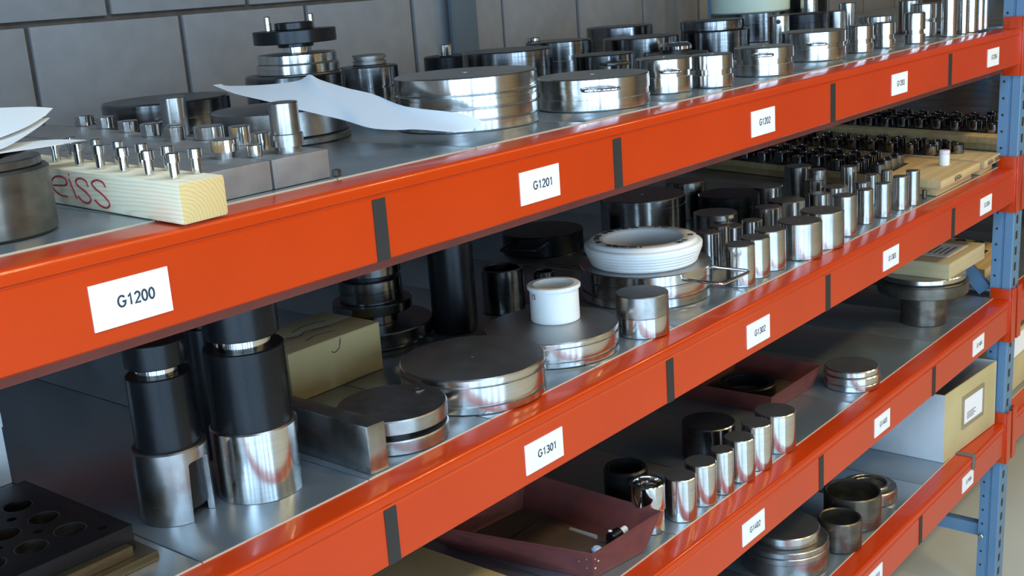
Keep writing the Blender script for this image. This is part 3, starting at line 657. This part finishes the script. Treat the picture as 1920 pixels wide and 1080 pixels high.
link('flange', me_of(lathe([(.0375,.0668),(.0345,.0600),(.0440,.0592),(.0485,.0605),(.0487,.0650),(.0470,.0668),(.0395,.0668)], 56, True)), WHITE, t)
bm = bmesh.new(); me, wd = text_mesh('V3', .0125)
me.transform(Matrix.Rotation(PI/2, 4, 'X')); bm.from_mesh(me); bpy.data.meshes.remove(me)
ang0 = math.radians(161)
for v in bm.verts:
    a = ang0 + v.co.x/.0449; v.co = Vector((math.cos(a)*.0449, math.sin(a)*.0449, .0500+v.co.z))
link('black_mark', me_of(bm), INK, t)
turned('steel_tube', 'tall dark steel tube standing behind the disc with the white bushing', 'tube', 1.7335, .4244, Z2, [('body', DARK, tubep(.0434, .0360, .0893, .002), True)], seg=48)
turned('steel_tube', 'short narrow dark tube right behind the white bushing', 'tube', 1.800, .370, Z2, [('body', DARK, tubep(.0222, .0165, .072, .0015), True)], seg=36)
turned('steel_cylinder', 'grey steel cylinder with a matt upper half in front of the big white ring', 'cylinder', 1.7306, .0876, Z2,
       [('lower_body', STEEL, solid(.0483, .0368, .0012)), ('upper_body', GREY, solid(.0486, .0406, .0015, z0=.0368))], seg=56)
RX, RY = 1.965, .2314
t = thing('steel_disc', 'lower grooved disc of the stack under the big white ring', 'disc', (RX, RY, Z2)); link('body', me_of(lathe(solid(.1345, .0440, .0025, [(.0215,.0065,.006),(.0425,.003,.006)]), 64)), STEEL, t)
t = thing('steel_disc', 'upper disc with wire handles directly under the big white ring', 'disc', (RX, RY, Z2+.044)); link('body', me_of(lathe(solid(.1352, .0234, .0022), 64)), STEEL, t)
handle(t, .1352, math.radians(-90), .112, .075, .011, .0034); handle(t, .1352, math.radians(93), .11, .085, .011, .0034, BROWN)
t = thing('plastic_ring', 'big white plastic ring with ribbed bulging side and black writing on its rim', 'ring', (1.963, .2350, Z2+.0675))
rp = [(.082,.001),(.083,0),(.1055,0),(.1085,.002)]
for k in range(5):
    r0 = .1085+.0024*k; z = .004+.0062*k; rp += [(r0+.0024, z+.001),(r0+.0028, z+.0035),(r0+.0022, z+.0052)]
rp += [(.1212,.036),(.1213,.040),(.1195,.0425),(.1120,.0440),(.1090,.0505),(.1070,.0515),(.0850,.0515),(.0820,.0490)]
link('ring_body', me_of(lathe(rp, 72, True), ), WHITE, t, sharp=50)
bm = bmesh.new()
for a0, da, rr in ((172,44,.0925),(258,22,.0965),(300,13,.097),(0,22,.096),(40,30,.096),(75,22,.095),(105,30,.095),(140,14,.096),(165,20,.096)):
    for k in range(int(da/3.2)):
        a = math.radians(a0+k*3.2); b = R.uniform(-.003,.003)
        if k % 4 == 3: continue
        p = lambda r_, a_: (math.cos(a_)*r_, math.sin(a_)*r_, .0518)
        tubebm([p(rr-.0055, a), p(rr+b, a+.012), p(rr+.0055, a+.028)], .0012, 5, bm)
link('pen_writing', me_of(bm), INK, t)['kind'] = 'stuff'
# the crowd of steel cylinders to the right
def cylr(lab, x, y, r, h, m=STEEL, hole=None, g=(), grp=None, seg=40, z=None):
    return turned('steel_cylinder', lab, 'cylinder', x, y, Z2 if z is None else z, [('body', m, solid(r, h, .0016, g, hole))], grp, seg)
ORD = ['first', 'second', 'third', 'fourth', 'fifth', 'sixth', 'seventh', 'eighth', 'ninth', 'tenth', 'eleventh', 'twelfth', 'thirteenth']
for k, (x, y, r, h, hole) in enumerate(((2.1046,.089,.0302,.0872,None),(2.1837,.0977,.0322,.0846,None),(2.2542,.0984,.0334,.0874,None),(2.3808,.0901,.0500,.0820,(.0045,.003)),(2.4914,.0878,.0500,.0847,(.0045,.003)),(2.6182,.0892,.0289,.0966,None),(2.755,.096,.0203,.0862,None),(2.8435,.0858,.0194,.0872,None),(2.9462,.0807,.0197,.0877,None),(3.012,.0740,.0179,.0921,None))):
    cylr('%s bright steel cylinder from the white ring in the front row of the second shelf' % ORD[k], x, y, r, h, STEEL, hole, (), 'front row of bright cylinders on the second shelf')
cylr('tiny steel pin between the front row and the plywood pin board', 3.100, .075, .0062, .0237, BROWN, None, (), None, 16)
for lab, x, y, r, h in (
    ('steel cylinder behind the wire handle, between white ring and front row', 2.2100,.2260,.0280,.0800),
    ('dark narrow cylinder just behind the first two front-row cylinders', 2.2780,.2350,.0222,.0800),
    ('dark cylinder with a grey top behind the big white ring, beside its right edge', 2.4050,.3200,.0520,.0800),
    ('dark short cylinder behind the second front-row cylinder', 2.3450,.2520,.0340,.0650),
    ('slim cylinder with a glint behind the third front-row cylinder', 2.4171,.2300,.0246,.0650),
    ('grey cylinder standing behind the gap of the third and fourth front-row cylinders', 2.5065,.2326,.0320,.0800),
    ('broad dark cylinder behind the fifth front-row cylinder', 2.6180,.2396,.0440,.0760),
    ('dark cylinder with a flat top in the third row behind the fifth front-row cylinder', 2.7538,.3650,.0410,.0800),
    ('bright cylinder directly behind the sixth front-row cylinder', 2.7482,.2150,.0270,.0700),
    ('tall black cylinder with one bright stripe in front of the cardboard pin board', 2.9569,.3750,.0371,.1000),
    ('slim cylinder left of the broad flat one in the third row', 2.8776,.2880,.0241,.0800),
    ('slim dark cylinder with a long bright stripe in the third row', 2.9192,.3000,.0241,.1000),
    ('broad flat-topped cylinder behind the seventh front-row cylinder', 2.8400,.2150,.0340,.0720),
    ('slim cylinder with a bright stripe behind the eighth front-row cylinder', 2.9912,.2431,.0209,.1000),
    ('small cylinder right behind the eighth front-row cylinder', 2.9280,.1780,.0200,.0700),
    ('small cylinder behind the ninth front-row cylinder', 2.9934,.1780,.0192,.0800),
    ('smallest cylinder behind the tenth front-row cylinder', 3.0500,.1600,.0150,.0830)):
    cylr(lab, x, y, r, h, STEEL)
disc('wide dark drum with a groove behind the big white ring', 2.4536, .5572, Z2, .1085, .100, STEEL, [(.079,.003,.001)], (.004,.002), name='steel_drum', cat='drum')
disc('dark narrow drum at the back right of the wide grooved drum', 2.6678, .560, Z2, .0546, .100, STEEL, [(.07,.002,.001)], name='steel_drum', cat='drum')
disc('wide low black disc behind the row of bright cylinders', 2.6321, .4100, Z2, .0781, .0800, BLACK)
t = disc('black low disc with a loop handle at the back left of the white ring', 2.205, .690, Z2, .100, .050, BLACK); handle(t, .100, math.radians(200), .09, .09, .040, .0035, BLACK)
# plywood boards with pins
PINM = me_of(lathe([(0,0),(.0190,0),(.0190,.0270),(.0170,.029),(.0040,.029),(.0036,.026),(0,.026)], 20), 'pin'); PINM.materials.append(metal('hardened_pin_steel', (.24,.25,.27), (.30,.31,.33), .10, .34)); finish(PINM)
def board(name, lab, poly, z, marks=(), two=True):
    x0, y0 = poly[0]; q = [(x-x0, y-y0) for x, y in poly]
    t = thing(name, lab, 'board', (x0, y0, z))
    cx = sum(p[0] for p in q)/4; cy = sum(p[1] for p in q)/4
    qi = [(p[0]+sx*.018, p[1]+sy*.018) for p, (sx, sy) in zip(q, ((1,1),(-1,1),(-1,-1),(1,-1)))]
    link('lower_board', me_of(prism(qi, 0, .0225, .0015)), BOARD, t)
    link('upper_board', me_of(prism(q, .0230, .045, .0020)), BOARD, t)
    d = Vector((q[1][0]-q[0][0], q[1][1]-q[0][1], 0)).normalized()
    for (s, x) in marks:
        bm = bmesh.new(); mw = Matrix.Translation((x*d.x, x*d.y-.0005, .034)) @ Matrix.Rotation(math.atan2(d.y, d.x), 4, 'Z') @ FRONT
        text_into(bm, s, .018, mw, 0, .055)
        link('stencil', me_of(bm), INK, t)
    return t
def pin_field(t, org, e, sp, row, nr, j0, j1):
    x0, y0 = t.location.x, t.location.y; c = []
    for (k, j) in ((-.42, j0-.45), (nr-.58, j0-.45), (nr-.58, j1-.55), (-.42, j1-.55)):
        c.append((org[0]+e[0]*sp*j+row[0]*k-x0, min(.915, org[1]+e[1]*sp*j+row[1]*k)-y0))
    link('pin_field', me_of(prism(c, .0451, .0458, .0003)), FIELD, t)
FIELD = mat('dark_pin_sheet', (.02,.02,.022), 0, .6)  # thin dark plate covering the board between the pins
def pinrows(org, e, sp, row, nr, j0, j1, z, where, skip=()):
    for k in range(nr):
        for j in range(j0, j1):
            if (k, j) in skip: continue
            x = org[0]+e[0]*sp*j+row[0]*k+R.uniform(-.002,.002); y = org[1]+e[1]*sp*j+row[1]*k+R.uniform(-.002,.002)
            if y > .905 and x < 3.8: continue
            o = bpy.data.objects.new('steel_pin', PINM); COL.objects.link(o); o.location = (x, y, z+.0462+R.choice((0,0,0,.003,.006)))
            rw = ('front', 'second', 'third', 'fourth', 'back')[k]
            tag(o, '%s dark pin from the aisle, %s row of %s' % (ORD[j-j0], rw, where), 'pin', '%s row of pins on %s' % (rw, where))
tb = board('pin_board', 'plywood pin board with a bare front end holding a white container, second shelf', [(3.118,.037),(3.440,.040),(3.638,.930),(3.355,.930)], Z2+.0004, (('6504', .135),))
pinrows((3.2394,.4501), (.2635,.9647), .0722, (.0580,.004), 4, -3, 7, Z2, 'the white-jar board')
pin_field(tb, (3.2394,.4501), (.2635,.9647), .0722, (.0580,.004), 4, -3, 7)
tb = board('pin_board', 'plywood pin board reaching the blue upright, right of the board with the white container', [(3.462,.034),(3.622,.040),(3.850,.940),(3.680,.940)], Z2+.0004, (('6504', .060), ('6508', .130)))
pinrows((3.5436,.2225), (.2089,.978), .0697, (.0545,.004), 3, 0, 11, Z2, 'the upright-touching board')
pin_field(tb, (3.5436,.2225), (.2089,.978), .0697, (.0545,.004), 3, 0, 11)
for k, (x, y) in enumerate(((3.585,.155),(3.625,.190))):
    o = bpy.data.objects.new('steel_pin', PINM); COL.objects.link(o); o.location = (x, y, Z2+.0455)
    tag(o, ('nearer' if k == 0 else 'farther') + ' of two dark pins set apart at the front of the upright-touching board', 'pin')
tb = board('pin_board', 'pale wooden pin board behind the blue upright in the next bay, second shelf', [(3.905,.10),(4.30,.10),(4.52,.985),(4.150,.985)], Z2)
pinrows((4.036,.1934), (.2166,.976), .0692, (.062,.004), 5, -1, 12, Z2, 'the second-shelf board behind the upright')
pin_field(tb, (4.036,.1934), (.2166,.976), .0692, (.062,.004), 5, -1, 12)
turned('pill_jar', 'small white plastic jar with a pinkish lid on the plywood pin board', 'jar', 3.3675, .1177, Z2+.045,
       [('jar_body', WHITE, solid(.0146, .033, .0015)), ('jar_lid', mat('pinkish_plastic', (.80,.68,.76), 0, .4), solid(.0150, .0115, .0015, z0=.033))], seg=28)

# ================================================================== THIRD SHELF
t = thing('cardboard_box', 'low flat cardboard box at the left of the maroon tray on the third shelf', 'box', (1.10, .14, Z3))
link('box_body', me_of(boxbm(0, .310, -.02, .27, 0, .030, .001)), CARD, t); link('lid', me_of(boxbm(-.001, .312, -.022, .275, .030, .0325, .0006)), CARD, t)
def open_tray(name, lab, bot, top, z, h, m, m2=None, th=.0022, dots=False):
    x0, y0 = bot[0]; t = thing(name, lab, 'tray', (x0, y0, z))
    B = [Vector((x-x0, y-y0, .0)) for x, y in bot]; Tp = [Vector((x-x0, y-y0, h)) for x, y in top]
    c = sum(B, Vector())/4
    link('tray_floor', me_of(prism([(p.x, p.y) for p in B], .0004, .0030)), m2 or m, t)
    for k in range(4):
        b0, b1, t0, t1 = B[k], B[(k+1)%4], Tp[k], Tp[(k+1)%4]
        nrm = (b1-b0).cross(t0-b0).normalized(); mid = (b0+b1)/2
        if nrm.dot(c-mid) < 0: nrm = -nrm
        bm = bmesh.new(); o = [bm.verts.new(p) for p in (b0, b1, t1, t0)]; i = [bm.verts.new(p+nrm*th) for p in (b0, b1, t1, t0)]
        bm.faces.new(o); bm.faces.new(i[::-1])
        for q in range(4): bm.faces.new((o[q], i[q], i[(q+1)%4], o[(q+1)%4]))
        w_ = link('tray_wall', me_of(bm), m, t)
        if dots and k in (0, 3):
            bm = bmesh.new()
            for f, g in ((.04,.75),(.04,.40),(.085,.62)) :
                ff = f if k == 0 else 1-f
                p = b0.lerp(b1, ff).lerp(t0.lerp(t1, ff), g) - nrm*.0004
                m3 = lathe(solid(.0024, .0010, .0003), 10); m3.transform(Matrix.Translation(p) @ nrm.to_track_quat('Z', 'Y').to_matrix().to_4x4()); me = bpy.data.meshes.new('t'); m3.to_mesh(me); m3.free(); bm.from_mesh(me); bpy.data.meshes.remove(me)
            link('staples', me_of(bm), CHROME, w_)
    return t
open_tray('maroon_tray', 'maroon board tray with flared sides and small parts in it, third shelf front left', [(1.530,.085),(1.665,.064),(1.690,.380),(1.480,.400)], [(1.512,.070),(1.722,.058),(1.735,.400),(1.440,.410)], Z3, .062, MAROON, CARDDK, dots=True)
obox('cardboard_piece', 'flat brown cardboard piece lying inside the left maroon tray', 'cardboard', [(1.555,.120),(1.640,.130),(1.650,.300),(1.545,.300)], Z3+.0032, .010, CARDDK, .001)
bm = tubebm([(0,0,.006),(.0,.062,.006)], .0055, 14)
tag(link('metal_rod', me_of(bm), mat('aluminium', (.75,.76,.78), .6, .4), None, (1.652, .165, Z3+.0032)), 'short shiny metal rod in the left maroon tray beside the black fitting', 'rod')
t = thing('plastic_fitting', 'small black fitting with a white nozzle in the left maroon tray', 'fitting', (1.640, .118, Z3+.0135))
b2 = lathe(solid(.0125, .030, .002), 24); b2.transform(Matrix.Rotation(PI/2, 4, 'Y')); link('fitting_body', me_of(b2), BLACK, t, (-.006, 0, .0125))
b2 = lathe(solid(.0068, .022, .0015), 20); b2.transform(Matrix.Rotation(PI/2, 4, 'Y')); link('nozzle', me_of(b2), WHITE, t, (.024, 0, .0125))
link('button', me_of(lathe(solid(.004, .003, .001), 14)), WHITE, t, (.000, .004, .0245))
turned('plastic_dome', 'bluish-white round plastic dome in the front corner of the left maroon tray', 'cap', 1.590, .118, Z3+.0135, [('cap', mat('bluish_plastic', (.50,.62,.85), 0, .35), solid(.0105, .016, .004))], seg=24)
turned('steel_ring', 'black steel ring standing behind the shiny cup on the third shelf', 'ring', 1.822, .207, Z3, [('body', BLACK, tubep(.0455, .0335, .085, .004), True)], seg=48)
turned('steel_cup', 'shiny steel cup on a wider foot between the maroon tray and the row of cylinders', 'cup', 1.753, .109, Z3, [('foot', STEEL, solid(.0315, .046, .0015)), ('cup', CHROME, [(0,.046),(.034,.046),(.0345,.048),(.0345,.0985),(.033,.1),(.0275,.1),(.0265,.098),(.0265,.062),(0,.062)])], seg=48)
for k, (x, y, r, h) in enumerate(((1.8321,.0833,.0315,.0892),(1.9155,.0862,.0323,.0878),(1.9790,.0720,.0239,.0937),(2.0573,.0747,.0322,.0933),(2.1300,.0730,.0327,.1008),(2.2433,.0859,.045,.0888))):
    cylr('%s bright steel cylinder from the left in the front row of the third shelf' % ORD[k], x, y, r, h, STEEL, None, (), 'front row of bright cylinders on the third shelf', 48, Z3)
disc('dark disc with a raised edge behind the third-shelf row of cylinders', 2.135, .195, Z3, .0600, .0780, DARK)
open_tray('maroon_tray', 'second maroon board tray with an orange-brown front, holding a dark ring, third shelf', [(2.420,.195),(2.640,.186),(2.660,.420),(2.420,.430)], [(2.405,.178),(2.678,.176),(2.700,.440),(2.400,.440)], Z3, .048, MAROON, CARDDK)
turned('steel_ring', 'flat dark steel ring lying inside the second maroon tray', 'ring', 2.520, .305, Z3+.0032, [('body', BLACK, tubep(.0720, .0540, .0300, .003), True)], seg=56)
disc('lowest of three thin bright discs stacked right of the second maroon tray', 2.7060, .1080, Z3, .0699, .0170, STEEL, (), None, .0025, 'thin bright discs right of the second maroon tray')
disc('middle of three thin bright discs stacked right of the second maroon tray', 2.7060, .1080, Z3+.017, .0705, .0200, STEEL, (), None, .0025, 'thin bright discs right of the second maroon tray')
disc('topmost of three thin bright discs stacked right of the second maroon tray', 2.7060, .1080, Z3+.037, .0675, .0160, STEEL, (), None, .0025, 'thin bright discs right of the second maroon tray')
turned('steel_pedestal', 'dark steel cylinder carrying a wide disc and flat carton on the third shelf', 'cylinder', 3.315, .150, Z3, [('body', BROWN, solid(.066, .0807, .0018))], seg=56)
disc('wide brown-grey disc lying on the dark cylinder under the flat carton', 3.365, .173, Z3+.0807, .1300, .0385, BROWN, [(.036,.003,.003)])
disc('bright thin disc between the wide disc and the flat carton', 3.375, .178, Z3+.1192, .1240, .0175, STEEL)
t = thing('flat_carton', 'flat cardboard carton with a white label lying on the third-shelf discs', 'box', (3.302, .073, Z3+.137))
link('carton_body', me_of(prism([(0,0),(.290,-.006),(.296,.240),(.006,.246)], 0, .0455, .0012)), CARD, t)
link('lid', me_of(prism([(0,0),(.290,-.006),(.296,.240),(.006,.246)], .0458, .0475, .0006)), CARD, t)
link('address_label', me_of(prism([(.075,.030),(.240,.026),(.243,.135),(.078,.139)], .0476, .0484)), LABEL, t)
bm = bmesh.new()
for k in range(5): boxbm(.105, .105+.10-.012*(k%3), .050+.016*k, .054+.016*k, .0484, .0487, 0, bm)
link('label_print', me_of(bm), INK, t)
tb = board('pin_board', 'wooden pin board with dark pins behind the blue upright on the third shelf', [(3.80,.13),(4.16,.13),(4.36,.985),(4.00,.985)], Z3)
pinrows((3.86,.22), (.2166,.976), .0692, (.062,.004), 4, 0, 11, Z3, 'the third-shelf board behind the upright')
pin_field(tb, (3.86,.22), (.2166,.976), .0692, (.062,.004), 4, 0, 11)

# ================================================================== LOWEST SHELF
disc('lower of two broad pale steel discs at the left of the lowest shelf', 2.4660, .1800, Z4, .1100, .0560, GREY, [(.040,.0015,.001)])
turned('steel_disc', 'upper stepped pale disc with dark flat top, left of the lowest shelf', 'disc', 2.4660, .1800, Z4+.056, [('rim', GREY, solid(.1085, .0160, .002)), ('plateau', STEEL, solid(.0880, .0280, .002, z0=.016))], seg=64)
turned('steel_tube', 'smaller upright steel tube at the edge of the lowest shelf', 'tube', 2.6140, .0985, Z4, [('body', BROWN, tubep(.0555, .0475, .0803, .003), True)], seg=56)
turned('steel_tube', 'bigger upright steel tube behind the smaller tube on the lowest shelf', 'tube', 2.7590, .1270, Z4, [('body', BROWN, tubep(.0753, .0670, .0902, .003), True)], seg=64)
turned('steel_ring', 'low steel ring with a stepped rim right of the two tubes on the lowest shelf', 'ring', 2.922, .150, Z4, [('body', GREY, tubep(.0770, .0480, .0367, .003), True), ('inner_collar', STEEL, tubep(.0560, .0480, .008, .0012, .0367), True)], seg=64)
t = thing('storage_box', 'open grey and beige storage box with a metal label holder on its front, lowest shelf', 'box', (3.2446, .0560, Z4))
bx, by, bz = .378, .46, .212; sk = -.028
def wallbm(p0, p1, th, z0, z1):
    d = Vector((p1[0]-p0[0], p1[1]-p0[1])).normalized(); nn = Vector((-d.y, d.x))*th
    return prism([p0, p1, (p1[0]+nn.x, p1[1]+nn.y), (p0[0]+nn.x, p0[1]+nn.y)], z0, z1, .0008)
link('front_panel', me_of(wallbm((0,0),(bx,sk),.004,0,bz)), BEIGE, t)
link('side_panel', me_of(wallbm((.0,by),(.0,.0),.004,0,bz)), GREYBOX, t); link('side_panel', me_of(wallbm((bx,sk),(bx,by),.004,0,bz)), GREYBOX, t)
link('back_panel', me_of(wallbm((bx,by),(0,by),.004,0,bz)), GREYBOX, t); link('bottom_panel', me_of(prism([(.004,.004),(bx-.004,sk+.004),(bx-.004,by-.004),(.004,by-.004)], .0005, .004)), GREYBOX, t)
d = Vector((bx, sk)).normalized(); rz = math.atan2(d.y, d.x)
def onfront(a, z): return (d.x*a + d.y*.0015, d.y*a - d.x*.0015, z)
bm = bmesh.new()
for a0, a1, z0, z1 in ((-.078,.078,-.052,-.040),(-.078,.078,.040,.052),(-.078,-.068,-.040,.040),(.068,.078,-.040,.040)): boxbm(a0, a1, -.003, .002, z0, z1, .0006, bm)
hl = link('label_holder', me_of(bm), mat('tin_holder', (.42,.36,.24), .5, .4), t, onfront(.200, .118), rz)
link('label_card', me_of(boxbm(-.068, .068, -.0012, .001, -.040, .040)), LABEL, hl)
bm = bmesh.new()
for k in range(4): boxbm(-.045, .005+.012*(k%2), -.0018, -.0010, -.028+.006*k, -.0262+.006*k, 0, bm)
link('card_print', me_of(bm), INK, hl)
# next bay
t = thing('storage_box', 'beige box with a white card in the next bay beyond the blue upright', 'box', (3.80, .070, Z4))
link('box_body', me_of(boxbm(0, .42, 0, .46, 0, .115, .002)), BEIGE, t); link('box_lid', me_of(boxbm(-.004, .424, -.004, .464, .115, .215, .002)), BEIGE, t)
link('label_card', me_of(boxbm(.06, .26, -.0055, -.0035, .125, .20)), LABEL, t)
bpy.context.view_layer.update()
